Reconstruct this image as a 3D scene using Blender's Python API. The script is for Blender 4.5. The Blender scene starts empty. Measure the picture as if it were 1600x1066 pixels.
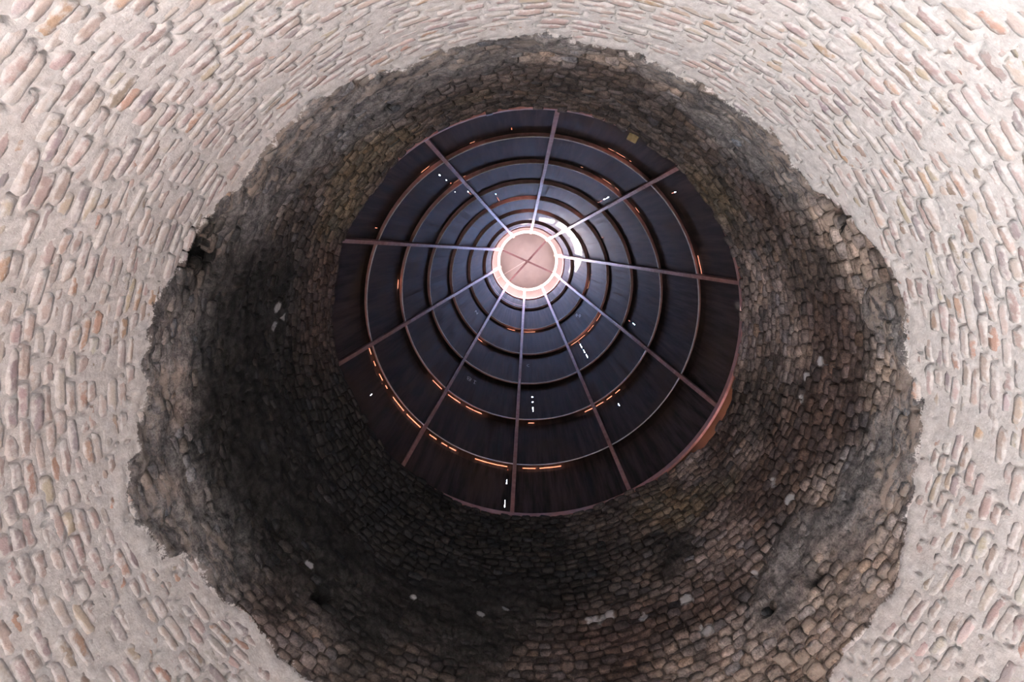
import bpy, math, random
import numpy as np
from mathutils import Matrix, Vector

random.seed(7)
rng = np.random.default_rng(11)
sc = bpy.context.scene
C = sc.collection
D2R = math.pi / 180
EYE = 1.5                                  # camera height over the floor; heights h below are over the camera

# ------------------------------------------------------------------ camera, sky, sun, door light, exposure
cam_data = bpy.data.cameras.new('camera')
cam_data.sensor_width = 36.0
cam_data.lens = 989.765 * 36 / 1600
cam_data.clip_end = 500
cam = bpy.data.objects.new('camera', cam_data)
C.objects.link(cam)
Rw = [(0.99987, 0.0, 0.01587), (0.00338, 0.9771, -0.21277), (-0.0155, 0.21279, 0.97697)]
m3 = Matrix((Rw[0], tuple(-v for v in Rw[1]), tuple(-v for v in Rw[2]))).transposed()
cam.matrix_world = Matrix.Translation((-0.132, -1.359, EYE)) @ m3.to_4x4()
sc.camera = cam

SKY, SUN, DOOR = 20.0, 120.0, 690.0
SUN_ELEV, SUN_AZ = 43.0, 139.0
world = bpy.data.worlds.new('world')
sc.world = world
world.use_nodes = True
wn = world.node_tree
sky = wn.nodes.new('ShaderNodeTexSky')
sky.sky_type = 'NISHITA'
sky.sun_disc = False
sky.sun_elevation = SUN_ELEV * D2R
sky.sun_rotation = (90 - SUN_AZ) * D2R
sky.air_density = 1.2
bg = wn.nodes['Background']
tone = wn.nodes.new('ShaderNodeMix')
tone.data_type, tone.blend_type = 'RGBA', 'MULTIPLY'
tone.inputs[0].default_value = 1.0
tone.inputs[7].default_value = (1.0, 0.955, 1.07, 1.0)
wn.links.new(sky.outputs[0], tone.inputs[6])
wn.links.new(tone.outputs[2], bg.inputs[0])
bg.inputs[1].default_value = SKY

sun_data = bpy.data.lights.new('sun', 'SUN')
sun_data.energy = SUN
sun_data.angle = 0.022
sun_data.color = (1.0, 0.93, 0.84)
sun = bpy.data.objects.new('sun', sun_data)
C.objects.link(sun)
to_sun = Vector((math.cos(SUN_ELEV * D2R) * math.cos(SUN_AZ * D2R), math.cos(SUN_ELEV * D2R) * math.sin(SUN_AZ * D2R), math.sin(SUN_ELEV * D2R)))
sun.rotation_euler = to_sun.to_track_quat('Z', 'Y').to_euler()
sun.location = to_sun * 40

DOOR_AZ = 128.0 * D2R                       # daylight in the doorway
dl = bpy.data.lights.new('doorway_daylight', 'AREA')
dl.shape = 'RECTANGLE'
dl.size, dl.size_y = 1.5, 2.3
dl.energy = DOOR
dl.color = (0.93, 0.995, 0.985)
door_light = bpy.data.objects.new('doorway_daylight', dl)
C.objects.link(door_light)
ddir = Vector((math.cos(DOOR_AZ), math.sin(DOOR_AZ), 0))
door_light.location = ddir * 3.25 + Vector((0, 0, 1.2))
door_light.rotation_euler = ddir.to_track_quat('Z', 'Y').to_euler()

sc.view_settings.view_transform = 'Standard'
sc.view_settings.look = 'None'
sc.view_settings.exposure = 0.0
sc.view_settings.gamma = 1.0
sc.view_settings.use_curve_mapping = False

# ------------------------------------------------------------------ measured tables (angle round the shaft axis in degrees, height over the camera in m)
EDGE = [(6.1, 4.06), (9.7, 4.05), (12.7, 4.0), (15.5, 4.0), (20.5, 3.89), (23.7, 3.82), (25.8, 3.76), (28.4, 3.77), (32.3, 3.75), (37.8, 3.74), (42.7, 3.67), (52.3, 3.76), (67.7, 3.95), (89.0, 4.05), (107.4, 3.99), (120.6, 3.91), (130.8, 3.87), (133.8, 3.89), (136.3, 3.88), (139.9, 3.94), (144.5, 3.98), (148.7, 3.88), (152.0, 3.84), (156.4, 3.87), (158.9, 3.78), (160.4, 3.62), (163.4, 3.66), (166.3, 3.57), (168.3, 3.57), (172.5, 3.59), (175.3, 3.63), (175.8, 3.74), (178.6, 3.79), (181.4, 3.84), (184.7, 3.92), (187.8, 3.88), (190.6, 3.92), (194.7, 3.93), (197.5, 3.94), (202.7, 4.2), (204.5, 4.21), (207.8, 4.24), (211.1, 4.3), (215.6, 4.43), (221.3, 4.41), (226.0, 4.42), (230.3, 4.44), (234.1, 4.46), (238.1, 4.55), (246.3, 4.81), (250.8, 4.82), (258.8, 4.82), (264.5, 4.77), (272.7, 4.73), (275.8, 4.87), (282.2, 4.86), (286.4, 4.82), (293.7, 4.95), (298.8, 4.91), (303.9, 4.93), (308.4, 4.88), (312.4, 4.83), (318.0, 4.9), (324.0, 4.88), (326.9, 4.7), (329.8, 4.63), (332.7, 4.53), (336.0, 4.42), (338.4, 4.34), (341.9, 4.33), (345.0, 4.3), (348.1, 4.3), (354.3, 4.28), (359.5, 4.13)]
RIM = [(9.6, 2.325), (17.3, 2.354), (24.1, 2.356), (35.2, 2.377), (41.5, 2.355), (52.5, 2.334), (59.9, 2.274), (78.2, 2.309), (92.4, 2.309), (101.5, 2.323), (111.1, 2.309), (121.7, 2.262), (133.1, 2.252), (139.3, 2.246), (150.0, 2.226), (161.0, 2.213), (169.6, 2.253), (178.1, 2.268), (184.3, 2.246), (196.6, 2.26), (202.9, 2.286), (207.1, 2.293), (218.5, 2.271), (223.7, 2.264), (227.4, 2.292), (234.8, 2.333), (240.8, 2.329), (247.7, 2.398), (254.5, 2.406), (268.9, 2.33), (278.4, 2.329), (287.5, 2.329), (294.0, 2.308), (303.0, 2.282), (311.2, 2.296), (323.7, 2.277), (334.7, 2.3), (345.4, 2.328), (355.5, 2.302), (359.8, 2.308)]
BLOBS = [('G', 222.3, 4.59, 0.45), ('G', 211.1, 4.66, 0.4), ('G', 230.5, 4.55, 0.4), ('G', 241.0, 5.15, 0.4), ('G', 192.4, 4.4, 0.3), ('G', 183.9, 4.06, 0.25), ('G', 169.3, 3.87, 0.3), ('G', 156.4, 4.09, 0.35), ('G', 253.7, 5.09, 0.3), ('G', 270.5, 4.92, 0.2), ('G', 308.5, 5.22, 0.3), ('G', 318.7, 5.1, 0.3), ('G', 351.1, 4.34, 0.15), ('G', 2.8, 4.35, 0.2), ('G', 10.2, 4.09, 0.25), ('G', 16.3, 4.44, 0.25), ('G', 23.1, 4.3, 0.2), ('G', 33.8, 4.61, 0.25), ('G', 43.8, 4.38, 0.25), ('G', 345.8, 4.59, 0.12), ('G', 31.4, 4.02, 0.15), ('G', 292.5, 4.95, 0.25), ('K', 203.2, 4.39, 0.2), ('K', 192.8, 5.32, 0.4), ('K', 177.6, 5.01, 0.4), ('K', 159.5, 5.48, 0.6), ('K', 140.3, 5.07, 0.6), ('K', 141.1, 6.2, 0.5), ('K', 152.8, 4.8, 0.4), ('K', 110.7, 5.66, 0.4), ('K', 123.0, 6.06, 0.5), ('K', 56.4, 5.64, 0.2), ('K', 99.1, 6.38, 0.4), ('K', 167.9, 4.93, 0.4), ('K', 123.0, 4.81, 0.3), ('B', 211.8, 5.37, 0.3), ('B', 253.9, 5.83, 0.35), ('B', 271.4, 5.99, 0.3), ('B', 264.3, 6.38, 0.3), ('B', 293.1, 6.11, 0.35), ('B', 307.9, 6.26, 0.3), ('B', 338.0, 5.53, 0.3), ('B', 14.8, 6.34, 0.4), ('B', 88.5, 4.71, 0.3), ('B', 64.9, 5.59, 0.3), ('B', 114.1, 4.45, 0.3), ('B', 77.9, 6.6, 0.4), ('B', 335.6, 6.06, 0.3), ('B', 284.6, 5.51, 0.2), ('T', 270.7, 5.21, 0.12), ('T', 283.1, 5.15, 0.12), ('T', 294.6, 5.24, 0.12), ('T', 329.9, 4.83, 0.2), ('T', 339.4, 4.73, 0.15), ('T', 355.4, 4.55, 0.12), ('T', 0.8, 4.51, 0.12), ('T', 17.1, 4.12, 0.15), ('T', 31.7, 4.25, 0.2), ('T', 37.1, 3.95, 0.25), ('T', 52.1, 4.14, 0.3), ('T', 25.5, 4.05, 0.15), ('T', 45.6, 3.92, 0.25), ('T', 62.2, 4.34, 0.2), ('T', 20.8, 4.82, 0.12), ('T', 184.0, 4.2, 0.08), ('T', 178.8, 4.2, 0.08), ('T', 168.3, 3.95, 0.08), ('O', 226.8, 6.03, 0.25), ('O', 233.2, 6.41, 0.2), ('O', 212.9, 6.49, 0.25), ('O', 321.2, 6.6, 0.25), ('O', 44.2, 6.15, 0.12), ('O', 50.1, 6.18, 0.15), ('O', 35.4, 5.95, 0.1), ('O', 57.7, 6.49, 0.12), ('O', 50.7, 6.61, 0.12), ('O', 255.7, 6.24, 0.15), ('R', 195.3, 6.63, 0.3), ('R', 176.3, 6.37, 0.35), ('R', 350.8, 5.3, 0.25), ('R', 9.4, 5.15, 0.35), ('R', 327.8, 5.77, 0.25), ('R', 81.6, 4.98, 0.3), ('R', 71.7, 4.8, 0.3), ('R', 35.0, 5.38, 0.3), ('R', 50.2, 4.87, 0.3), ('R', 29.6, 6.68, 0.3), ('R', 141.1, 4.11, 0.25), ('R', 22.8, 5.76, 0.3), ('W', 0.1, 5.82, 0.2), ('W', 347.0, 6.3, 0.3), ('W', 25.9, 6.04, 0.2), ('W', 43.6, 5.32, 0.25), ('W', 49.4, 5.28, 0.25), ('W', 4.5, 6.89, 0.3), ('W', 39.8, 6.76, 0.2), ('W', 134.1, 4.14, 0.2)]
WHITE = [(190.2, 5.69, 0.08), (186.1, 5.65, 0.07), (187.5, 5.84, 0.06), (359.4, 5.34, 0.08), (8.8, 5.5, 0.07), (140.0, 4.75, 0.06), (77.7, 5.21, 0.09), (74.1, 5.21, 0.09), (75.8, 5.15, 0.06), (67.0, 5.06, 0.07), (57.3, 5.01, 0.09), (56.0, 4.63, 0.1), (27.6, 5.4, 0.08), (27.7, 5.1, 0.08), (96.5, 5.35, 0.06), (117.2, 5.19, 0.05), (102.0, 5.22, 0.06), (42.9, 4.82, 0.06), (4.0, 5.53, 0.06)]
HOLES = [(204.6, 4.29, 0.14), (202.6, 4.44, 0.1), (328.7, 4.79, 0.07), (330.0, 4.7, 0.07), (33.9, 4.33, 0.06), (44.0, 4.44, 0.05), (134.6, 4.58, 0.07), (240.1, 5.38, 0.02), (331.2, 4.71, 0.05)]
DASH = [(208.19, 8.013, 8.125), (234.76, 8.473, 8.571), (234.9, 8.885, 8.961), (235.06, 9.161, 9.219), (233.68, 9.457, 9.53), (237.76, 9.923, 10.238), (263.3, 7.902, 7.998), (263.24, 8.153, 8.199), (249.07, 10.825, 10.911), (248.82, 11.147, 11.561), (308.28, 10.338, 10.519), (308.39, 10.087, 10.297), (308.53, 9.92, 10.034), (308.63, 9.69, 9.869), (318.94, 8.099, 8.182), (318.92, 7.834, 7.97), (329.84, 11.381, 11.647), (1.92, 12.663, 12.875), (51.61, 11.243, 11.654), (51.45, 10.989, 11.144), (51.31, 10.744, 10.917), (18.55, 10.343, 10.447), (18.46, 10.104, 10.215), (49.97, 8.926, 9.01), (88.57, 10.066, 10.107), (88.5, 9.886, 9.925), (88.45, 9.579, 9.73), (153.5, 8.082, 8.157), (153.42, 7.672, 7.722), (98.19, 8.064, 8.121), (98.24, 7.744, 7.849), (98.25, 7.254, 7.404), (98.54, 12.741, 12.831), (97.8, 12.622, 12.682), (290.85, 9.285, 9.323)]
SLIT = [(235.63, 238.42, 9.474), (240.48, 241.46, 9.47), (242.49, 245.08, 11.747), (263.88, 272.07, 11.849), (254.07, 260.17, 11.873), (231.02, 234.5, 8.344), (249.37, 251.12, 8.353), (183.3, 187.25, 9.365), (294.75, 296.76, 8.377), (297.59, 300.92, 8.378), (302.58, 303.24, 8.376), (300.75, 305.2, 9.504), (307.14, 309.0, 9.498), (341.58, 347.83, 8.307), (318.99, 321.8, 9.506), (307.61, 310.29, 11.905), (26.53, 32.5, 11.84), (35.86, 42.33, 11.882), (45.39, 57.75, 11.83), (60.86, 64.75, 9.385), (55.46, 59.22, 9.363), (50.72, 53.69, 9.401), (46.25, 48.84, 9.401), (88.22, 90.8, 9.369), (123.0, 129.66, 9.389), (116.13, 120.0, 9.369), (112.32, 115.9, 9.391), (133.42, 139.12, 9.366), (164.03, 166.54, 8.265), (159.72, 161.53, 8.228), (154.11, 156.68, 8.231), (150.83, 152.1, 8.262), (141.09, 147.25, 8.251), (132.76, 139.53, 8.253), (125.64, 128.72, 8.254), (121.23, 123.42, 8.261), (117.68, 120.32, 8.262), (98.47, 110.26, 8.256), (88.39, 92.94, 8.257), (79.24, 86.94, 8.252), (83.36, 94.77, 13.061), (102.75, 110.12, 13.061), (126.18, 129.97, 11.802), (279.69, 288.4, 13.113), (265.44, 273.1, 13.112), (8.24, 15.95, 13.034)]


# ------------------------------------------------------------------ helpers
def h3(ix, iy, iz, seed):
    n = (ix * 374761393 + iy * 668265263 + iz * 2147483647 + seed * 974634777) & 0xFFFFFFFF
    n = ((n ^ (n >> 13)) * 1274126177) & 0xFFFFFFFF
    n = ((n ^ (n >> 16)) * 2246822519) & 0xFFFFFFFF
    return ((n ^ (n >> 15)) & 0xFFFF) / 65535.0

def vnoise(x, y, z, freq, seed=0, octaves=3):
    """value noise in 3D, about -1..1"""
    out = np.zeros(np.broadcast(x, y, z).shape)
    amp, tot = 1.0, 0.0
    for o in range(octaves):
        px, py, pz = x * freq + 31.7, y * freq + 57.3, z * freq + 91.1
        ix, iy, iz = np.floor(px).astype(np.int64), np.floor(py).astype(np.int64), np.floor(pz).astype(np.int64)
        fx, fy, fz = px - ix, py - iy, pz - iz
        fx, fy, fz = fx * fx * (3 - 2 * fx), fy * fy * (3 - 2 * fy), fz * fz * (3 - 2 * fz)
        v = 0
        for a in (0, 1):
            for b in (0, 1):
                for c in (0, 1):
                    v = v + h3(ix + a, iy + b, iz + c, seed + o) * (fx if a else 1 - fx) * (fy if b else 1 - fy) * (fz if c else 1 - fz)
        out += amp * (v * 2 - 1)
        tot += amp
        amp *= 0.5
        freq *= 2
    return out / tot

def sstep(a, b, x):
    t = np.clip((x - a) / (b - a), 0, 1)
    return t * t * (3 - 2 * t)

def per_interp(table, th):
    a = np.array(table)
    x = np.concatenate([a[:, 0] - 360, a[:, 0], a[:, 0] + 360])
    y = np.concatenate([a[:, 1]] * 3)
    return np.interp(np.mod(th, 360), x, y)

def mesh_from(name, verts, faces, mat=None, attrs=None, smooth=True):
    """verts (n,3), faces (m,4) quads or list"""
    me = bpy.data.meshes.new(name)
    verts = np.asarray(verts, dtype=np.float32)
    if isinstance(faces, np.ndarray):
        k = faces.shape[1]
        me.vertices.add(len(verts))
        me.vertices.foreach_set('co', verts.ravel())
        me.loops.add(faces.size)
        me.loops.foreach_set('vertex_index', faces.astype(np.int32).ravel())
        me.polygons.add(len(faces))
        me.polygons.foreach_set('loop_start', np.arange(0, faces.size, k, dtype=np.int32))
        me.polygons.foreach_set('loop_total', np.full(len(faces), k, dtype=np.int32))
    else:
        me.from_pydata([tuple(map(float, v)) for v in verts], [], faces)
    me.update(calc_edges=True)
    me.validate()
    for an, (kind, data) in (attrs or {}).items():
        at = me.attributes.new(an, kind, 'POINT')
        if kind == 'FLOAT':
            at.data.foreach_set('value', np.asarray(data, dtype=np.float32).ravel())
        else:
            c = np.ones((len(verts), 4), dtype=np.float32)
            c[:, :3] = data
            at.data.foreach_set('color', c.ravel())
    if smooth:
        me.polygons.foreach_set('use_smooth', np.ones(len(me.polygons), dtype=bool))
    if mat:
        me.materials.append(mat)
    return me

def link(name, me, parent=None, loc=(0, 0, 0), kind=None):
    o = bpy.data.objects.new(name, me)
    C.objects.link(o)
    o.location = loc
    if parent:
        o.parent = parent
    if kind:
        o['kind'] = kind
    return o

class Nodes:
    """a little sugar for node materials"""
    def __init__(self, name):
        self.mat = bpy.data.materials.new(name)
        self.mat.use_nodes = True
        self.t = self.mat.node_tree
        self.b = self.t.nodes['Principled BSDF']
        self.geo = self.t.nodes.new('ShaderNodeNewGeometry')
        self.pos = self.geo.outputs['Position']
    def put(self, sock, v):
        if isinstance(v, bpy.types.NodeSocket):
            self.t.links.new(v, sock)
        elif v is not None:
            if sock.type == 'RGBA' and len(v) == 3:
                v = (*v, 1)
            sock.default_value = v
    def noise(self, scale, detail=4, rough=0.55, vec=None):
        n = self.t.nodes.new('ShaderNodeTexNoise')
        n.inputs['Scale'].default_value = scale
        n.inputs['Detail'].default_value = detail
        n.inputs['Roughness'].default_value = rough
        self.put(n.inputs['Vector'], vec or self.pos)
        return n.outputs['Fac']
    def math(self, op, a, b=None, c=None, clamp=False):
        n = self.t.nodes.new('ShaderNodeMath')
        n.operation = op
        n.use_clamp = clamp
        for i, v in enumerate((a, b, c)):
            if v is not None:
                self.put(n.inputs[i], v)
        return n.outputs[0]
    def remap(self, v, a, b, lo=0.0, hi=1.0):
        n = self.t.nodes.new('ShaderNodeMapRange')
        n.interpolation_type = 'SMOOTHSTEP'
        self.put(n.inputs['Value'], v)
        n.inputs['From Min'].default_value, n.inputs['From Max'].default_value = a, b
        n.inputs['To Min'].default_value, n.inputs['To Max'].default_value = lo, hi
        return n.outputs['Result']
    def mix(self, f, a, b, mode='MIX'):
        n = self.t.nodes.new('ShaderNodeMix')
        n.data_type = 'RGBA'
        n.blend_type = mode
        self.put(n.inputs[0], f)
        self.put(n.inputs[6], a)
        self.put(n.inputs[7], b)
        return n.outputs[2]
    def attr(self, name, out='Fac'):
        n = self.t.nodes.new('ShaderNodeAttribute')
        n.attribute_name = name
        return n.outputs[out]
    def scaled(self, sx, sy, sz):
        n = self.t.nodes.new('ShaderNodeMapping')
        n.inputs['Scale'].default_value = (sx, sy, sz)
        self.put(n.inputs['Vector'], self.pos)
        return n.outputs[0]
    def bump(self, height, strength, dist=0.01):
        n = self.t.nodes.new('ShaderNodeBump')
        n.inputs['Strength'].default_value = strength
        n.inputs['Distance'].default_value = dist
        self.put(n.inputs['Height'], height)
        self.t.links.new(n.outputs[0], self.b.inputs['Normal'])
    def course_vec(self):
        # coordinates drawn out along the courses, so dirt runs in level streaks
        sep = self.t.nodes.new('ShaderNodeSeparateXYZ')
        self.put(sep.inputs[0], self.pos)
        com = self.t.nodes.new('ShaderNodeCombineXYZ')
        self.put(com.inputs[0], self.math('MULTIPLY', self.math('ARCTAN2', sep.outputs[1], sep.outputs[0]), 1.1))
        self.put(com.inputs[1], self.math('MULTIPLY', sep.outputs[2], 1.25))
        return com.outputs[0]
    def set(self, **kw):
        for k, v in kw.items():
            self.put(self.b.inputs[k.replace('_', ' ')], v)
        return self.mat

# ------------------------------------------------------------------ materials
def brickwork_material():
    n = Nodes('brickwork')
    tint, stain_shade = n.attr('tint', 'Color'), n.attr('stain_shade', 'Color')
    zone, edge, lime = n.attr('zone'), n.attr('edge'), n.attr('lime')
    fine, mid, big = n.noise(70, 5, 0.65), n.noise(22, 5, 0.6), n.noise(6, 4, 0.6)
    mortar = n.mix(n.remap(mid, 0.3, 0.7), (0.52, 0.505, 0.505), (0.69, 0.675, 0.675))
    mortar = n.mix(n.remap(n.noise(45, 4, 0.75), 0.56, 0.68), mortar, (0.77, 0.76, 0.76))
    mortar = n.mix(n.remap(n.noise(14, 5, 0.7), 0.56, 0.70, 0.0, 0.3), mortar, (0.42, 0.41, 0.42))
    # lime mortar rubbed over the brick edges
    smear = n.math('ADD', n.math('MULTIPLY', edge, 0.24), n.math('ADD', n.math('MULTIPLY', mid, 0.75), n.math('MULTIPLY', big, 0.75)))
    smear = n.remap(smear, 0.70, 0.95)
    bright = n.mix(n.math('MULTIPLY', smear, 0.92), tint, mortar)
    bright = n.mix(1.0, bright, n.mix(fine, (0.80, 0.79, 0.78), (1.12, 1.12, 1.12)), 'MULTIPLY')
    # soot with painted hole shade, bare fawn patches, lime runs
    grain = n.math('ADD', n.math('MULTIPLY', mid, 0.9), n.math('MULTIPLY', fine, 0.9))
    gcol = n.mix(n.remap(grain, 0.55, 1.3), (0.35, 0.35, 0.36), (1.75, 1.72, 1.69))
    dark = n.mix(1.0, stain_shade, gcol, 'MULTIPLY')
    dark = n.mix(1.0, dark, n.mix(n.remap(n.noise(4.6, 6, 0.68, n.course_vec()), 0.34, 0.66), (0.50, 0.50, 0.52), (1.5, 1.47, 1.44)), 'MULTIPLY')
    near = n.remap(zone, 0.1, 0.85, 1.0, 0.0)
    fawn = n.math('MULTIPLY', n.remap(n.math('ADD', n.math('MULTIPLY', n.noise(7.5, 6, 0.72, n.course_vec()), 0.8), n.math('MULTIPLY', near, 0.09)), 0.475, 0.53), near)
    fawn = n.math('MULTIPLY', fawn, n.attr('bare'))
    dark = n.mix(n.math('MULTIPLY', fawn, 0.75), dark, (0.295, 0.245, 0.21))
    z = n.math('ADD', zone, n.math('ADD', n.math('MULTIPLY', n.math('SUBTRACT', n.noise(9, 5, 0.7), 0.5), 0.22), n.math('MULTIPLY', n.math('SUBTRACT', fine, 0.5), 0.10)))
    col = n.mix(n.remap(z, -0.012, 0.012), bright, dark)
    run = n.math('MULTIPLY', n.remap(n.math('MULTIPLY', lime, n.math('ADD', n.noise(34, 6, 0.85), 0.35)), 0.42, 0.66), 0.62)
    col = n.mix(run, col, (0.42, 0.42, 0.44))
    n.bump(n.math('ADD', n.math('MULTIPLY', fine, 0.9), n.math('MULTIPLY', mid, 1.1)), 0.40, 0.013)
    return n.set(Base_Color=col, Roughness=0.92, Specular_IOR_Level=0.2)

def steel_material():
    n = Nodes('oiled_sheet_steel')
    # streaks running down the sheets: noise over (angle, height), squeezed in height
    sep = n.t.nodes.new('ShaderNodeSeparateXYZ')
    n.put(sep.inputs[0], n.pos)
    ang = n.math('ARCTAN2', sep.outputs[1], sep.outputs[0])
    com = n.t.nodes.new('ShaderNodeCombineXYZ')
    n.put(com.inputs[0], n.math('MULTIPLY', ang, 9.0))
    n.put(com.inputs[1], n.math('MULTIPLY', sep.outputs[2], 0.35))
    streak = n.noise(3.0, 5, 0.6, com.outputs[0])
    blot = n.noise(1.3, 3, 0.5)
    col = n.mix(n.remap(streak, 0.32, 0.7), (0.013, 0.0098, 0.009), (0.060, 0.041, 0.040))
    col = n.mix(n.remap(blot, 0.5, 0.75, 0.0, 0.7), col, (0.050, 0.031, 0.020))
    rust = n.mix(n.noise(8, 4), (0.32, 0.15, 0.085), (0.24, 0.105, 0.06))
    col = n.mix(n.attr('rust'), col, rust)
    return n.set(Base_Color=col, Roughness=n.remap(streak, 0.3, 0.7, 0.58, 0.74), Specular_IOR_Level=0.06)

def plain(name, c0, c1, scale=12, rough=0.6, spec=0.3, bump=0.1):
    n = Nodes(name)
    v = n.noise(scale, 5, 0.6)
    n.bump(v, bump, 0.01)
    return n.set(Base_Color=n.mix(n.remap(v, 0.3, 0.7), c0, c1), Roughness=rough, Specular_IOR_Level=spec)

M_wall = brickwork_material()
M_steel = steel_material()
M_primer = plain('red_oxide_primer', (0.22, 0.10, 0.09), (0.31, 0.165, 0.15), 14, 0.55, 0.35)
M_hoop = plain('hoop_primer', (0.22, 0.085, 0.07), (0.31, 0.14, 0.12), 10, 0.5, 0.4)
M_black = plain('black_steel_tube_shade', (0.012, 0.011, 0.011), (0.03, 0.026, 0.025), 20, 0.5, 0.3)  # black steel, also the painted dark inside the rib tubes
M_cap = plain('cap_sheet', (0.058, 0.043, 0.041), (0.070, 0.053, 0.051), 3, 0.6, 0.3, 0.02)
M_rust = plain('rusty_added_flange', (0.20, 0.075, 0.042), (0.15, 0.052, 0.029), 9, 0.8, 0.2)
M_edge = plain('worn_edge', (0.30, 0.26, 0.25), (0.42, 0.37, 0.36), 20, 0.4, 0.5)
M_cross = plain('shaded_primer', (0.04, 0.018, 0.021), (0.055, 0.027, 0.03), 14, 0.6, 0.2)  # primer darkened to paint in the shade on the cross bars
M_seam = plain('bright_seam', (0.11, 0.09, 0.085), (0.13, 0.11, 0.105))
M_pale = plain('galvanised_ring', (0.36, 0.34, 0.33), (0.42, 0.40, 0.39), 9, 0.5, 0.4)
M_chalk = plain('chalk', (0.55, 0.52, 0.50), (0.7, 0.68, 0.66), 60, 0.9, 0.1)
M_earth = plain('trodden_earth', (0.36, 0.33, 0.30), (0.46, 0.43, 0.40), 3, 0.95, 0.1, 0.4)
M_ground = plain('dry_ground', (0.34, 0.25, 0.18), (0.46, 0.36, 0.27), 0.8, 0.95, 0.1, 0.3)
M_outer = plain('outer_brick', (0.36, 0.19, 0.12), (0.50, 0.29, 0.19), 7, 0.9, 0.2, 0.5)
M_ochre = plain('ochre_brick', (0.22, 0.165, 0.085), (0.30, 0.235, 0.13), 30, 0.9, 0.2, 0.4)

# ------------------------------------------------------------------ the brick shaft
HP = [0, 2.0, 3.0, 4.0, 5.0, 6.0, 7.0]
RP = [2.62, 2.62, 2.61, 2.57, 2.49, 2.40, 2.31]
H_TOP = 6.955
NOTCH = (18.0, 37.0)                        # missing bricks at the rim

def top_at(th):
    t = np.mod(th, 360)
    return H_TOP - 0.095 * sstep(NOTCH[0] - 2, NOTCH[0] + 3, t) * (1 - sstep(NOTCH[1] - 3, NOTCH[1] + 2, t))

def wall_r(th, h):
    r = np.interp(h, HP, RP)
    rim = np.where((np.mod(th, 360) > 230) & (np.mod(th, 360) < 275), np.minimum(per_interp(RIM, th), 2.345), per_interp(RIM, th)) - 0.008
    w = sstep(5.4, 6.9, h)
    r = r + w * (rim - 2.31)
    a = th * D2R
    x, y = 2.5 * np.cos(a), 2.5 * np.sin(a)
    return r + 0.028 * vnoise(x, y, h, 0.9, 5, 2) * (1 - 0.6 * w)

def xyz(th, h, r):
    a = th * D2R
    return np.stack([r * np.cos(a), r * np.sin(a), h + EYE], -1)

def arc(th, t0):
    return (np.mod(th - t0 + 180, 360) - 180) * D2R * 2.5

def zone_at(th, h):
    return h - per_interp(EDGE, th)

BLOBS += [('K', 137.0, 6.6, 0.5), ('K', 115.0, 6.6, 0.45), ('K', 95.0, 6.75, 0.35), ('K', 155.0, 6.5, 0.4), ('K', 172.0, 6.0, 0.3), ('K', 197.0, 4.75, 0.3), ('K', 180.0, 5.5, 0.35), ('K', 190.0, 5.0, 0.3), ('K', 95.0, 5.6, 0.4), ('K', 78.0, 5.9, 0.3), ('K', 105.0, 5.0, 0.35), ('K', 85.0, 6.4, 0.3)]
PAL = {'G': (0.152, 0.152, 0.156), 'K': (0.017, 0.016, 0.016), 'B': (0.066, 0.054, 0.050), 'T': (0.25, 0.21, 0.188),
       'O': (0.115, 0.093, 0.066), 'R': (0.060, 0.041, 0.037), 'W': (0.195, 0.165, 0.158)}

def stains_and_shade(th, h):
    """base colour of the sooted brick, smoothly blended between measured patches, with shade painted into the holes"""
    num = np.zeros(th.shape + (3,)) + np.array((0.080, 0.067, 0.063)) * 0.12
    den = np.full(th.shape, 0.12)
    crust = np.zeros(th.shape)
    bare = np.zeros(th.shape)
    for k, t0, h0, s in BLOBS:
        w = np.exp(-((arc(th, t0)) ** 2 + (h - h0) ** 2) / (1.3 * s * s)) * (2.6 if k == 'K' else 1.0)
        num += w[..., None] * np.array(PAL[k])
        den += w
        if k == 'G' or (k == 'K' and h0 < 5.9):
            crust += w * (1.25 if k == 'G' else 0.75)
        if k in 'TG':
            bare += w * (1.0 if k == 'T' else 0.35)
    col = num / den[..., None] * (1 - 0.85 * np.clip(1.6 * hole_at(th, h), 0, 1))[..., None]  # colour darkened in the wall holes to paint their shade
    return col, np.clip(crust / den, 0, 1), np.clip(0.16 + 0.34 * sstep(0.1, 0.9, np.cos((th - 5) * D2R)) + 1.2 * bare, 0, 1)

def lime_at(th, h):
    v = np.zeros(th.shape)
    for t0, h0, s in WHITE:
        v = np.maximum(v, np.exp(-((arc(th, t0)) ** 2 * 1.0 + (h - h0) ** 2 * 1.6) / (s * s)))
    return v

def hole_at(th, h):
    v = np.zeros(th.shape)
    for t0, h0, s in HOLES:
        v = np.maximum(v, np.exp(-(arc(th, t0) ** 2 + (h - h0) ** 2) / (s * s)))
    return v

DW, DH = 0.66, 2.15                          # doorway half width, height to crown
def in_door(th, z, pad=0.0):
    s = arc(th, 128.0) * 2.62 / 2.5
    spring = DH - DW
    return (np.abs(s) < DW + pad) & ((z < spring) | (np.hypot(s, z - spring) < DW + pad))

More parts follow.
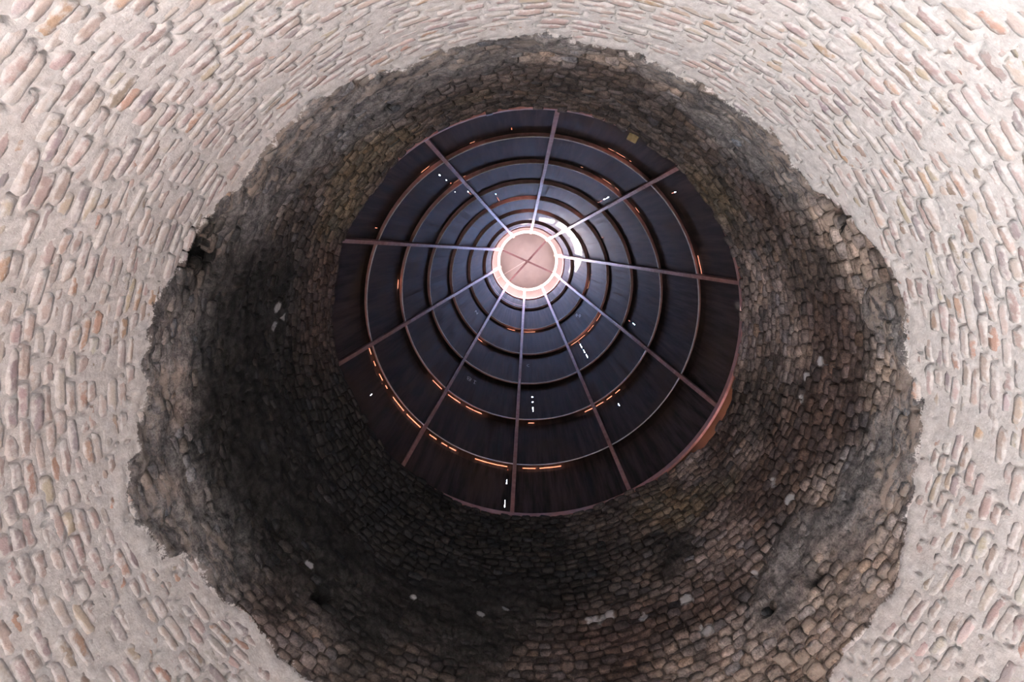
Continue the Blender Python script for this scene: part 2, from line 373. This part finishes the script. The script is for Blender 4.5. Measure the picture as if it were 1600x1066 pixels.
def mortar_mesh():
    nt = 1440
    hs = np.concatenate([np.arange(-EYE, 1.3, 0.09), np.arange(1.3, H_TOP, 0.024), [H_TOP]])
    th = np.arange(nt) * 360.0 / nt
    T, H = np.meshgrid(th, hs)
    H = np.minimum(H, top_at(T))
    a = T * D2R
    x, y = 2.5 * np.cos(a), 2.5 * np.sin(a)
    zn = zone_at(T, H)
    st, crust, bare = stains_and_shade(T, H)
    dk = sstep(-0.02, 0.05, zn)
    n1, n2 = vnoise(x, y, H, 7, 21, 3), vnoise(x, y, H, 22, 33, 2)
    deep = 0.003 + 0.010 * dk - 0.050 * dk * sstep(0.28, 0.75, crust) * (0.7 + 0.6 * n1)
    r = wall_r(T, H) + deep - 0.012 * n1 * (1 + 0.5 * dk) - 0.007 * n2
    r = r - 0.020 * np.exp(-((zn + 0.06) / 0.07) ** 2) * (0.6 + 0.6 * n1)        # lip of the lower mortar coat
    r = r + 0.16 * hole_at(T, H)
    dth = 360.0 / nt
    for t0, h0, dp in PITS:
        i0, i1 = np.searchsorted(hs, (h0 - 0.06, h0 + 0.06))
        jj = np.arange(int((t0 - 1.2) / dth), int((t0 + 1.2) / dth) + 1)
        g = np.exp(-((jj * dth - t0) * D2R * 2.55 / 0.011) ** 2)[None, :] * np.exp(-((hs[i0:i1] - h0) / 0.026) ** 4)[:, None]
        r[i0:i1, jj % nt] += dp * g
    V = xyz(T, H, r).reshape(-1, 3)
    i, j = np.meshgrid(np.arange(len(hs) - 1), np.arange(nt), indexing='ij')
    jn = (j + 1) % nt
    F = np.stack([i * nt + j, (i + 1) * nt + j, (i + 1) * nt + jn, i * nt + jn], -1).reshape(-1, 4)
    hc = 0.5 * (H[:-1] + H[1:])
    tc = T[:-1] + 0.125
    door = in_door(tc, hc + EYE).ravel()
    zc = (zone_at(tc, hc)).ravel()
    att = dict(tint=np.broadcast_to(np.array((0.62, 0.59, 0.58)), T.shape + (3,)).reshape(-1, 3), stain_shade=(st * 0.92).reshape(-1, 3),
               zone=zn.ravel(), edge=np.ones(T.size), lime=lime_at(T, H).ravel(), bare=bare.ravel())
    return V, F, door, zc, att

def sub_mesh(name, V, F, att, mat):
    used, inv = np.unique(F, return_inverse=True)
    A = {k: ('FLOAT_COLOR' if v.ndim == 2 else 'FLOAT', v[used]) for k, v in att.items()}
    return mesh_from(name, V[used], inv.reshape(F.shape), mat, A)


# every brick of the visible shaft, laid course by course
bricks = []
BRIGHT = [(0.50, 0.41, 0.39), (0.54, 0.48, 0.46), (0.45, 0.36, 0.345), (0.50, 0.34, 0.28), (0.52, 0.45, 0.37), (0.38, 0.335, 0.345), (0.37, 0.30, 0.255), (0.50, 0.36, 0.27), (0.56, 0.52, 0.50)]
BW = [0.30, 0.20, 0.18, 0.045, 0.07, 0.10, 0.04, 0.025, 0.04]
h = 1.42
row = 0
while h < H_TOP:
    pitch = 0.081 if h < 4.0 else 0.086
    th = rng.uniform(0, 8)
    stop = th + 360
    wob = rng.uniform(0, 100)
    while True:
        z0 = float(zone_at(np.array(th), np.array(h)))
        if z0 < 0:
            L = rng.choice([0.12, 0.15, 0.18, 0.20, 0.22], p=[0.18, 0.2, 0.25, 0.22, 0.15]) + rng.uniform(-0.01, 0.01)
            gap = rng.uniform(0.010, 0.032)
        else:
            L = rng.uniform(0.098, 0.135)
            gap = rng.uniform(0.004, 0.013)
        r = float(np.interp(h, HP, RP))
        step = (L + gap) / r / D2R
        if th + step > stop + 0.3:
            break
        tc = th + step / 2
        hh = h + 0.016 * float(vnoise(np.array(tc * 0.05), np.array(wob), np.array(0.0), 1.0, 3, 2)) + rng.normal(0, 0.003)
        th += step
        if hh > float(top_at(np.array(tc))) - 0.012:
            continue
        zc_ = float(zone_at(np.array(tc), np.array(hh)))
        if float(hole_at(np.array(tc), np.array(hh))) > 0.5:
            continue
        bricks.append((tc, hh, L / 2, zc_))
    h += pitch
    row += 1
B = np.array(bricks)
NB = len(B)
tc, hc, ha, zb = B.T
dark = zb > 0
# open joints at some brick ends: small pits in the mortar
pit_on = rng.random(NB) < np.where(dark, 0.25, 0.40)
PITS = np.stack([tc - (ha + 0.011) / 2.55 / D2R, hc + rng.uniform(-0.012, 0.012, NB), rng.uniform(0.018, 0.05, NB)], -1)[pit_on]
V, F, door, zc, att = mortar_mesh()
lo = zc < 0
wall_lower = link('wall_lower', sub_mesh('wall_lower', V, F[lo & ~door], att, M_wall), kind='structure')
wall_upper = link('wall_upper', sub_mesh('wall_upper', V, F[~lo & ~door], att, M_wall), kind='structure')

hb = np.where(dark, rng.uniform(0.036, 0.043, NB), rng.uniform(0.028, 0.0375, NB))
prot = np.where(dark, rng.normal(0.013, 0.009, NB), rng.normal(0.001, 0.0035, NB))
prot = np.clip(prot, -0.004, 0.042)
near_edge = dark & (zb < 0.40) & (zb > 0.08)
prot = np.where(near_edge & (rng.random(NB) < 0.3), prot + rng.uniform(0.0, 0.03, NB), prot)
nu, nv = 6, 4
uu, vv = np.meshgrid(np.linspace(-1, 1, nu), np.linspace(-1, 1, nv))
U, W = uu.ravel(), vv.ravel()
ring = [i for i in range(nu)] + [nu * j + nu - 1 for j in range(1, nv)] + [nu * (nv - 1) + i for i in range(nu - 2, -1, -1)] + [nu * j for j in range(nv - 2, 0, -1)]
nf = nu * nv
tf = [(j * nu + i, j * nu + i + 1, (j + 1) * nu + i + 1, (j + 1) * nu + i) for j in range(nv - 1) for i in range(nu - 1)]
for q in range(len(ring)):
    q2 = (q + 1) % len(ring)
    tf.append((ring[q], nf + q, nf + q2, ring[q2]))
tf = np.array(tf)[:, ::-1]
nvt = nf + len(ring)
Uall, Wall = np.concatenate([U, U[ring]]), np.concatenate([W, W[ring]])
back = np.concatenate([np.zeros(nf), np.ones(len(ring))])
border = np.concatenate([(np.maximum(np.abs(U), np.abs(W)) > 0.99).astype(float), np.ones(len(ring))])
corner = (np.abs(Uall) * np.abs(Wall)) ** 2
sq = 1 - 0.13 * corner
jit = rng.normal(0, 1, (NB, nvt, 2)) * np.array((0.006, 0.0032))
du = ha[:, None] * Uall * sq + jit[..., 0]
dv = hb[:, None] * Wall * sq + jit[..., 1]
rot = rng.normal(0, 0.03, NB)[:, None]
du, dv = du - rot * dv, dv + rot * du
Tn = tc[:, None] + du / np.interp(hc, HP, RP)[:, None] / D2R
Hn = hc[:, None] + dv
Hn = np.minimum(Hn, top_at(Tn) + 0.0)
bulge = np.where(dark, 0.014, 0.004)[:, None] * (0.55 * np.abs(Uall) ** 4 + np.where(dark, 0.8, 0.5)[:, None] * np.abs(Wall) ** 4)
px_, py_ = 2.5 * np.cos(Tn * D2R), 2.5 * np.sin(Tn * D2R)
rough = np.where(dark, 0.0055, 0.0038)[:, None] * vnoise(px_, py_, Hn, 28, 61, 2)
tilt = (rng.normal(0, 0.005, NB)[:, None] * Uall + rng.normal(0, 0.004, NB)[:, None] * Wall) * np.where(dark, 1.0, 0.6)[:, None]
depth = prot[:, None] - bulge + rough + tilt
depth = np.where(back > 0.5, -0.05, depth)
VB = xyz(Tn, Hn, wall_r(Tn, Hn) - depth)
pick = rng.choice(len(BRIGHT), NB, p=np.array(BW) / sum(BW))
tint = np.array(BRIGHT)[pick] * rng.uniform(0.88, 1.12, (NB, 1)) * (1 + rng.normal(0, 0.02, (NB, 3)))
tint = np.clip(np.repeat(tint[:, None, :], nvt, 1), 0, 0.8)
stB, crustB, bareB = stains_and_shade(Tn, Hn)
lum = np.clip(rng.lognormal(0, 0.17, NB), 0.45, 2.2)
warm = 1 + rng.normal(0, 0.05, (NB, 1)) * np.array((1.0, 0.1, -1.0))
stB = np.clip(stB * (lum[:, None] * warm)[:, None, :], 0.008, 0.5)
attB = dict(tint=tint.reshape(-1, 3), stain_shade=stB.reshape(-1, 3), zone=zone_at(Tn, Hn).ravel(), edge=np.tile(border * 0.9, NB) + rng.uniform(-0.25, 0.2, NB).repeat(nvt),
            lime=lime_at(Tn, Hn).ravel(), bare=bareB.ravel())

# the bricks that show largest are objects of their own, the rest stays one mesh per wall
ctr = xyz(tc, hc, wall_r(tc, hc))
rel = (ctr - np.array((-0.132, -1.359, EYE))) @ np.array(Rw).T
su, sv = 800 + 989.765 * rel[:, 0] / rel[:, 2], 533 + 989.765 * rel[:, 1] / rel[:, 2]
relv = (VB[:, :nf] - np.array((-0.132, -1.359, EYE))) @ np.array(Rw).T
pu, pv = relv[..., 0] / relv[..., 2], relv[..., 1] / relv[..., 2]
P4 = [0, nu - 1, nf - 1, nf - nu]
area = np.abs(sum(pu[:, P4[k]] * pv[:, P4[(k + 1) % 4]] - pu[:, P4[(k + 1) % 4]] * pv[:, P4[k]] for k in range(4))) / 2
inside = (su > 8) & (su < 1592) & (sv > 8) & (sv < 1058)
for wall, mask in ((wall_lower, ~dark), (wall_upper, dark)):
    idx = np.where(mask)[0]
    sc_ = np.where(inside[idx], area[idx], 0)
    order = idx[np.argsort(-sc_)]
    single, rest = order[:300], order[300:]
    def attrs_for(ids):
        sel = (ids[:, None] * nvt + np.arange(nvt)).ravel()
        return {k: ('FLOAT_COLOR' if v.ndim == 2 else 'FLOAT', v[sel]) for k, v in attB.items()}
    for b in single:
        me = mesh_from('brick', VB[b] - ctr[b], tf, M_wall, attrs_for(np.array([b])))
        link('brick', me, wall, tuple(ctr[b]))
    FB = (np.arange(len(rest))[:, None, None] * nvt + tf[None]).reshape(-1, 4)
    me = mesh_from('brickwork', VB[rest].reshape(-1, 3), FB, M_wall, attrs_for(rest))
    link('brickwork', me, wall, kind='stuff')

# thickness of the shaft: outer face, flat top, doorway reveal
def ring_faces(nt, rows, cut=None):
    out = []
    for i in range(rows - 1):
        for j in range(nt):
            if cut is not None and cut(i, j):
                continue
            out.append((i * nt + j, i * nt + (j + 1) % nt, (i + 1) * nt + (j + 1) % nt, (i + 1) * nt + j))
    return out

nt = 360
tt = np.arange(nt) * 1.0
rows = [(3.30, -EYE + 0.0 + 0.1 * k) for k in range(24)] + [(3.30, 4.0)]
vs = [xyz(tt, np.full(nt, hh), np.full(nt, rr)) for rr, hh in rows]
for rr in (3.30, 2.9, 2.6, 2.42):
    vs.append(xyz(tt, top_at(tt), np.full(nt, rr)))
vs.append(xyz(tt, top_at(tt), wall_r(tt, top_at(tt)) + 0.018))
def out_cut(i, j):
    if i >= 24:
        return False
    return bool(in_door(np.array(j + 0.5), np.array(rows[i][1] + 0.05 + EYE)))
link('wall_outer', mesh_from('wall_outer', np.concatenate(vs), ring_faces(nt, len(vs), out_cut), M_outer, smooth=False), kind='structure')
prof = [(-DW, 0.0), (-DW, DH - DW)] + [(-DW * math.cos(q * math.pi / 16), DH - DW + DW * math.sin(q * math.pi / 16)) for q in range(1, 16)] + [(DW, DH - DW), (DW, 0.0)]
side = Vector((-ddir.y, ddir.x, 0))
vv_ = []
for dist in (2.5, 3.32):
    for s, z in prof:
        p = ddir * dist + side * s * 0.98
        vv_.append((p.x, p.y, z))
npf = len(prof)
link('door_1', mesh_from('door_1', vv_, [(k, k + 1, npf + k + 1, npf + k) for k in range(npf - 1)], M_outer, smooth=False), kind='structure')

# floor and the ground outside
def disc(name, r, z, mat, n=96, r0=0.0):
    v, f = [], []
    radii = [r * (k + 1) / 6 for k in range(6)]
    v.append((0, 0, z))
    for q in radii:
        v += [(q * math.cos(2 * math.pi * k / n), q * math.sin(2 * math.pi * k / n), z) for k in range(n)]
    f += [(0, 1 + k, 1 + (k + 1) % n) for k in range(n)]
    for i in range(5):
        f += [(1 + i * n + k, 1 + (i + 1) * n + k, 1 + (i + 1) * n + (k + 1) % n, 1 + i * n + (k + 1) % n) for k in range(n)]
    return link(name, mesh_from(name, v, f, mat, smooth=False), kind='structure')
disc('floor', 3.3, 0.0, M_earth)
disc('ground', 70.0, -0.06, M_ground)

# ------------------------------------------------------------------ the steel chimney
def hk(k): return 7.036 + 1.169 * k
def Rk(k): return 2.4 - 0.244 * k if k > 0 else 2.325

chimney = bpy.data.objects.new('steel_chimney', None)
C.objects.link(chimney)
chimney.location = (0, 0, hk(0) + EYE)
chimney['label'] = 'dark tapering steel chimney with ribs and hoops, standing on top of the brick shaft'
chimney['category'] = 'chimney'
CZ = hk(0) + EYE

def part(name, verts, faces, mat, parent=chimney, smooth=False, attrs=None, origin=None):
    v = np.asarray(verts, dtype=float).copy()
    v[:, 2] -= CZ
    o = link(name, mesh_from(name, v, faces, mat, attrs, smooth), parent)
    return o

def lathe(profile, n=144, closed=True, th0=0.0, th1=360.0):
    """profile (r, h) loop revolved about the axis"""
    full = abs(th1 - th0 - 360) < 1e-6
    cols = n if full else n + 1
    v, f = [], []
    for k in range(cols):
        a = (th0 + (th1 - th0) * k / n) * D2R
        for r, h_ in profile:
            v.append((r * math.cos(a), r * math.sin(a), h_ + EYE))
    m = len(profile)
    seg = m if closed else m - 1
    for k in range(n):
        k2 = (k + 1) % cols
        for i in range(seg):
            i2 = (i + 1) % m
            f.append((k * m + i, k * m + i2, k2 * m + i2, k2 * m + i))
    if not full and closed:
        f.append(tuple(range(m - 1, -1, -1)))
        f.append(tuple((cols - 1) * m + i for i in range(m)))
    return np.array(v), f

# rings: flat ones at the base and the top; at each lap between tiers an angle whose flange closes the lap from above
W_LAP, LIP, UP = 0.066, 0.06, 0.11
for k, hh_ in ((0, 0.045), (6.5, 0.045)):
    R, hc_ = Rk(k) + 0.002, hk(k)
    v, f = lathe([(R, hc_ - hh_), (R + 0.028, hc_ - hh_), (R + 0.028, hc_ + hh_), (R, hc_ + hh_)])
    part('base_ring' if k == 0 else 'top_ring', v, f, M_hoop)
for k in range(1, 7):
    R, hc_ = Rk(k), hk(k)
    v, f = lathe([(R - 0.0205, hc_ + UP - 0.02), (R + W_LAP + 0.014, hc_ + UP - 0.02), (R + W_LAP + 0.014, hc_ + UP), (R - 0.0235, hc_ + UP)])
    hoop = part('hoop', v, f, M_hoop)
    v, f = lathe([(R + W_LAP + 0.014, hc_ + UP - 0.012), (R + W_LAP + 0.096, hc_ + UP - 0.03), (R + W_LAP + 0.096, hc_ + 0.02), (R + W_LAP + 0.10, hc_ + 0.02), (R + W_LAP + 0.10, hc_ + UP - 0.022), (R + W_LAP + 0.014, hc_ + UP)])
    part('added_slit_flange', v, f, M_rust, hoop)  # added outside flange: gives the slits their orange and keeps direct sun out
    v, f = lathe([(R - 0.006, hc_ - LIP - 0.008), (R + 0.006, hc_ - LIP - 0.008), (R + 0.006, hc_ - LIP + 0.006), (R - 0.006, hc_ - LIP + 0.006)])
    part('lip', v, f, M_edge, hoop)

def sheet_profile(k):
    if k:
        bot = (hk(k) - LIP, Rk(k))
    else:
        bot = (hk(k) - 0.135, 2.42)
    if k == 6:
        return [bot, (hk(6.5) - 0.06, Rk(6.5) + 0.036), (hk(6.5) + 0.04, Rk(6.5) + 0.034)]
    return [bot, (hk(k + 1) - 0.14, Rk(k + 1) + W_LAP + 0.004), (hk(k + 1) + UP - 0.016, Rk(k + 1) + W_LAP)]

def sheet_r(prof_, h_):
    return float(np.interp(h_, [p[0] for p in prof_], [p[1] for p in prof_]))

NSH = 5
SEAM = {0: 98.2, 1: 318.9, 2: 234.9, 3: 308.3, 4: 329.8, 5: 98.4, 6: 20.0}
panels = {}
for k in range(7):
    prof_ = sheet_profile(k)
    hlo, hhi = prof_[0][0], prof_[-1][0]
    top = k + 1 if k < 6 else 6.5
    cuts = []
    for t0, a, b in DASH + [(290.85, 9.222, 9.262)]:
        if hk(k) + 0.02 < 0.5 * (a + b) < hk(top) - 0.05:
            w = (0.0045 if 90 < t0 < 190 else 0.0075 if b - a > 0.06 else 0.014 if t0 != 290.85 else 0.034) / sheet_r(prof_, a) / D2R
            cuts.append((t0 - w / 2, t0 + w / 2, max(a, hk(k) + 0.01), min(b, hk(top) - 0.1)))
    for t0, t1, hh_ in SLIT:
        if round((hh_ - 7.036) / 1.169) == k + 1:
            cuts.append((t0, t1, hk(top) - 0.040 - 0.006 * rng.random(), hk(top) - 0.010))
    for s in range(NSH):
        a0 = SEAM[k] + s * 72.0
        a1 = a0 + 72.0
        ths = set(np.round(np.arange(a0, a1 + 0.01, 4.0), 4))
        hs = {round(p[0], 4) for p in prof_} | set(np.round(np.linspace(hlo, hhi, 5), 4)) | ({7.09, 7.11} if k == 0 else set())
        mine = []
        for c in cuts:
            for sh in (-360, 0, 360, 720):
                c0, c1 = c[0] + sh, c[1] + sh
                if c1 > a0 + 0.01 and c0 < a1 - 0.01:
                    mine.append((max(c0, a0), min(c1, a1), c[2], c[3]))
        for c in mine:
            ths |= {round(c[0], 4), round(c[1], 4)}
            hs |= {round(c[2], 4), round(c[3], 4)}
        ths, hs = sorted(ths), sorted(hs)
        # two skins 4 mm apart: inner face oiled dark, outer face rusted
        v, ru = [], []
        for skin in (0.0, 0.004):
            for h_ in hs:
                r0 = sheet_r(prof_, h_) + skin + (0.0025 if s % 2 else 0.0)
                for q in ths:
                    v.append((r0 * math.cos(q * D2R), r0 * math.sin(q * D2R), h_ + EYE))
                    ru.append(1.0 if skin > 0 or (k == 0 and h_ < 7.10) else 0.0)
        nn, nh = len(ths), len(hs)
        keep = {}
        for i in range(nh - 1):
            for j in range(nn - 1):
                hm, tm = 0.5 * (hs[i] + hs[i + 1]), 0.5 * (ths[j] + ths[j + 1])
                keep[i, j] = not any(c[0] < tm < c[1] and c[2] < hm < c[3] for c in mine)
        f = []
        off = nn * nh
        for (i, j), kp in keep.items():
            if not kp:
                continue
            q = (i * nn + j, i * nn + j + 1, (i + 1) * nn + j + 1, (i + 1) * nn + j)
            f.append(q[::-1])
            f.append(tuple(off + x for x in q))
            for di, dj, e0, e1 in ((-1, 0, 0, 1), (1, 0, 2, 3), (0, -1, 3, 0), (0, 1, 1, 2)):
                if not keep.get((i + di, j + dj), False):
                    f.append((q[e0], q[e1], off + q[e1], off + q[e0]))
        panels[k, s] = part('panel', v, f, M_steel, attrs={'rust': ('FLOAT', ru)})

# ribs: ten straight hollow bars jointed at each hoop
TH0 = -120.035
ribs = []
for i in range(10):
    a = (TH0 + 36 * i) * D2R
    er = np.array((math.cos(a), math.sin(a), 0))
    et = np.array((-math.sin(a), math.cos(a), 0))
    slope = np.array((-0.244 * er[0], -0.244 * er[1], 1.169))
    L = np.linalg.norm(slope)
    ax = slope / L
    nr = np.cross(et, ax)
    nr = nr if nr @ er > 0 else -nr
    v, f = [], []
    w, d = 0.024, 0.032
    def bar(k0, k1, w, d, hollow=False):
        base = len(v)
        for kk in (k0, k1):
            c = er * (2.4 - 0.244 * kk - 0.022) + np.array((0, 0, hk(kk) + EYE))
            for sx, sy in ((-1, -1), (1, -1), (1, 1), (-1, 1)):
                v.append(c + et * sx * w + nr * sy * d)
        for q in range(4):
            f.append((base + q, base + (q + 1) % 4, base + 4 + (q + 1) % 4, base + 4 + q))
        f.append((base + 4, base + 5, base + 6, base + 7))
        if not hollow:
            f.append((base + 3, base + 2, base + 1, base))
    cutk = [0.0, 1.02, 2.02, 3.02, 4.03, 5.03, 7.0]
    start = (0.06, 0.05, 0.02, 0.02, 0.05, 0.02, 0.02, 0.02, 0.05, 0.07)[i]
    for q in range(len(cutk) - 1):
        bar((start if q == 0 else cutk[q] + 0.004), cutk[q + 1] - 0.004, w, d, q == 0)
    bar(0.2, 6.9, w * 0.75, d * 0.75)
    rb = part('rib', v, f, M_primer)
    ribs.append(rb)
    # black block painted in for the dark hollow of the open tube
    v2, f2 = [], []
    c = er * (2.4 - 0.244 * start - 0.022) + np.array((0, 0, hk(start) + EYE))
    for dd in (-0.03, 0.004):
        for sx, sy in ((-1, -1), (1, -1), (1, 1), (-1, 1)):
            v2.append(c + ax * dd + et * sx * w * 0.9 + nr * sy * d * 0.9)
    f2 = [(0, 1, 2, 3), (7, 6, 5, 4)] + [(q, 4 + q, 4 + (q + 1) % 4, (q + 1) % 4) for q in range(4)]
    part('tube_end_shade', v2, f2, M_black, rb)

# joint plate on the base ring
v, f = lathe([(2.318, hk(0) - 0.052), (2.36, hk(0) - 0.052), (2.36, hk(0) + 0.05), (2.318, hk(0) + 0.05)], 4, True, 257.2, 258.9)
part('joint_plate', v, f, M_black)

# cap: conical hat on the rib ends, a pale ring and two crossed bars under it
HCAP = hk(7.0) + 0.05
v, f = lathe([(0.90, HCAP), (0.0005, HCAP + 0.33), (0.0005, HCAP + 0.336), (0.905, HCAP + 0.006)], 96)
hat = part('cap', v, f, M_cap, smooth=False)
v, f = [], []
sa = 150 * D2R
for q, (r_, hh_) in enumerate(((0.02, HCAP + 0.318), (0.88, HCAP + 0.003))):
    for s_ in (-0.007, 0.007):
        for dz in (0.0, -0.006):
            v.append((r_ * math.cos(sa) - s_ * math.sin(sa), r_ * math.sin(sa) + s_ * math.cos(sa), hh_ + dz + EYE))
f = [(0, 1, 3, 2), (4, 6, 7, 5), (0, 4, 5, 1), (2, 3, 7, 6), (1, 5, 7, 3), (0, 2, 6, 4)]
part('cap_seam', v, f, M_seam, hat)
prof_ = [(0.690 + 0.030 * math.cos(q * math.pi / 5), HCAP - 0.0 + 0.030 * math.sin(q * math.pi / 5)) for q in range(10)]
v, f = lathe(prof_, 96)
part('cap_ring', v, f, M_pale, hat, smooth=True)
for i in (2, 4):
    a = (TH0 + 36 * (i - 2 + 2)) * D2R if i == 2 else (TH0 + 36 * 4) * D2R
    er = np.array((math.cos(a), math.sin(a), 0))
    et = np.array((-math.sin(a), math.cos(a), 0))
    zc_ = hk(7.0) + EYE - (0.0 if i == 2 else 0.05)
    v = [er * sx * 0.68 + et * sy * 0.022 + np.array((0, 0, zc_ + sz * 0.022)) for sz in (-1, 1) for sx, sy in ((-1, -1), (1, -1), (1, 1), (-1, 1))]
    f = [(3, 2, 1, 0), (4, 5, 6, 7)] + [(q, (q + 1) % 4, 4 + (q + 1) % 4, 4 + q) for q in range(4)]
    part('cross_bar', v, f, M_cross, hat)

# chalk marks on the sheets
GLYPH = {'1': [[(-0.35, 0.6), (0, 1), (0, -1)], [(-0.4, -1), (0.4, -1)]],
         '8': [[(0.5 * math.sin(q * math.pi / 6), 0.5 + 0.45 * math.cos(q * math.pi / 6)) for q in range(13)], [(0.6 * math.sin(q * math.pi / 6), -0.5 + 0.5 * math.cos(q * math.pi / 6)) for q in range(13)]],
         '2': [[(-0.5, 0.6), (-0.2, 1), (0.3, 0.9), (0.45, 0.5), (-0.5, -1), (0.55, -1)]],
         'C': [[(0.55 * math.cos(q * math.pi / 8), 0.9 * math.sin(q * math.pi / 8)) for q in range(3, 14)]],
         'N': [[(-0.5, -1), (-0.5, 1), (0.5, -1), (0.5, 1)]]}
def chalk(text, th, h_, size, flip, k, gapx=1.7, wide=0.005):
    prof_ = sheet_profile(k)
    v, f = [], []
    for ci, ch in enumerate(text):
        cx = (ci - (len(text) - 1) / 2) * gapx
        for line in GLYPH[ch]:
            for (x0, y0), (x1, y1) in zip(line[:-1], line[1:]):
                dx_, dy_ = x1 - x0, y1 - y0
                ln = math.hypot(dx_, dy_)
                ox, oy = -dy_ / ln * wide / size, dx_ / ln * wide / size
                base = len(v)
                for (x, y) in ((x0 + ox, y0 + oy), (x1 + ox, y1 + oy), (x1 - ox, y1 - oy), (x0 - ox, y0 - oy)):
                    X, Y = (cx + x) * size * flip, y * size * flip
                    hh_ = h_ + Y
                    r_ = sheet_r(prof_, hh_) - 0.003
                    q = th * D2R - X / r_                     # reading direction as seen from inside
                    for lift in (0.0, 0.0015):
                        v.append(((r_ - lift) * math.cos(q), (r_ - lift) * math.sin(q), hh_ + EYE))
                f.append((base + 1, base + 3, base + 5, base + 7))
                f.append((base, base + 6, base + 4, base + 2))
                for e in range(4):
                    a_, b_ = base + 2 * e, base + 2 * ((e + 1) % 4)
                    f.append((a_, b_, b_ + 1, a_ + 1))
    s = int(((th - SEAM[k]) % 360) // 72)
    part('chalk_mark', v, f, M_chalk, panels[k, s])
chalk('18', 122.4, 10.08, 0.062, -1, 2)
chalk('C', 90.2, 11.23, 0.055, 1, 3)
chalk('2', 41.0, 12.55, 0.05, 1, 4)
chalk('2', 39.0, 12.38, 0.05, 1, 4)
chalk('N', 143.4, 12.45, 0.06, 1, 4)

# ------------------------------------------------------------------ small things
# ochre brick end jutting over the rim
a = 296.8 * D2R
er, et = np.array((math.cos(a), math.sin(a), 0)), np.array((-math.sin(a), math.cos(a), 0))
lv, lf = [], []
for dr in (-0.05, 0.05):
    for sy, sz in ((-1, 0), (-0.96, 1), (1, 0.96), (0.97, 0)):
        lv.append(er * dr + et * sy * 0.056 + np.array((0, 0, sz * 0.032)))
lf = [(0, 1, 2, 3), (7, 6, 5, 4)] + [(q, 4 + q, 4 + (q + 1) % 4, (q + 1) % 4) for q in range(4)]
lb = link('loose_brick', mesh_from('loose_brick', lv, lf, M_ochre, smooth=False))
lb.location = tuple(er * 2.282 + np.array((0, 0, H_TOP + EYE + 0.002)))
lb['label'] = 'ochre brick end jutting over the rim of the sooty brick shaft, below the steel chimney'
lb['category'] = 'brick'
bv = lb.modifiers.new('bevel', 'BEVEL')
bv.width = 0.006

# iron spikes left in the brickwork
for t0, h0, ln in ((239.6, 5.40, 0.10), (235.9, 5.40, 0.08), (330.4, 4.66, 0.16)):
    r_ = float(wall_r(np.array(t0), np.array(h0)))
    a = t0 * D2R
    er, et = np.array((math.cos(a), math.sin(a), 0)), np.array((-math.sin(a), math.cos(a), 0))
    c0 = er * (r_ + 0.02) + np.array((0, 0, h0 + EYE))
    dr = -er * 0.8 + et * 0.35 - np.array((0, 0, 0.45))
    dr /= np.linalg.norm(dr)
    p, q = np.cross(dr, er), None
    p /= np.linalg.norm(p)
    q = np.cross(dr, p)
    sv_, sf_ = [], []
    for t, rad in ((0, 0.007), (ln * 0.7, 0.005), (ln, 0.002)):
        for s in range(6):
            sv_.append(dr * t + (p * math.cos(s * math.pi / 3) + q * math.sin(s * math.pi / 3)) * rad)
    for i in range(2):
        sf_ += [(i * 6 + s, i * 6 + (s + 1) % 6, (i + 1) * 6 + (s + 1) % 6, (i + 1) * 6 + s) for s in range(6)]
    sf_ += [tuple(range(5, -1, -1)), tuple(range(12, 18))]
    link('iron_spike', mesh_from('iron_spike', sv_, sf_, M_black, smooth=False), wall_upper, tuple(c0))
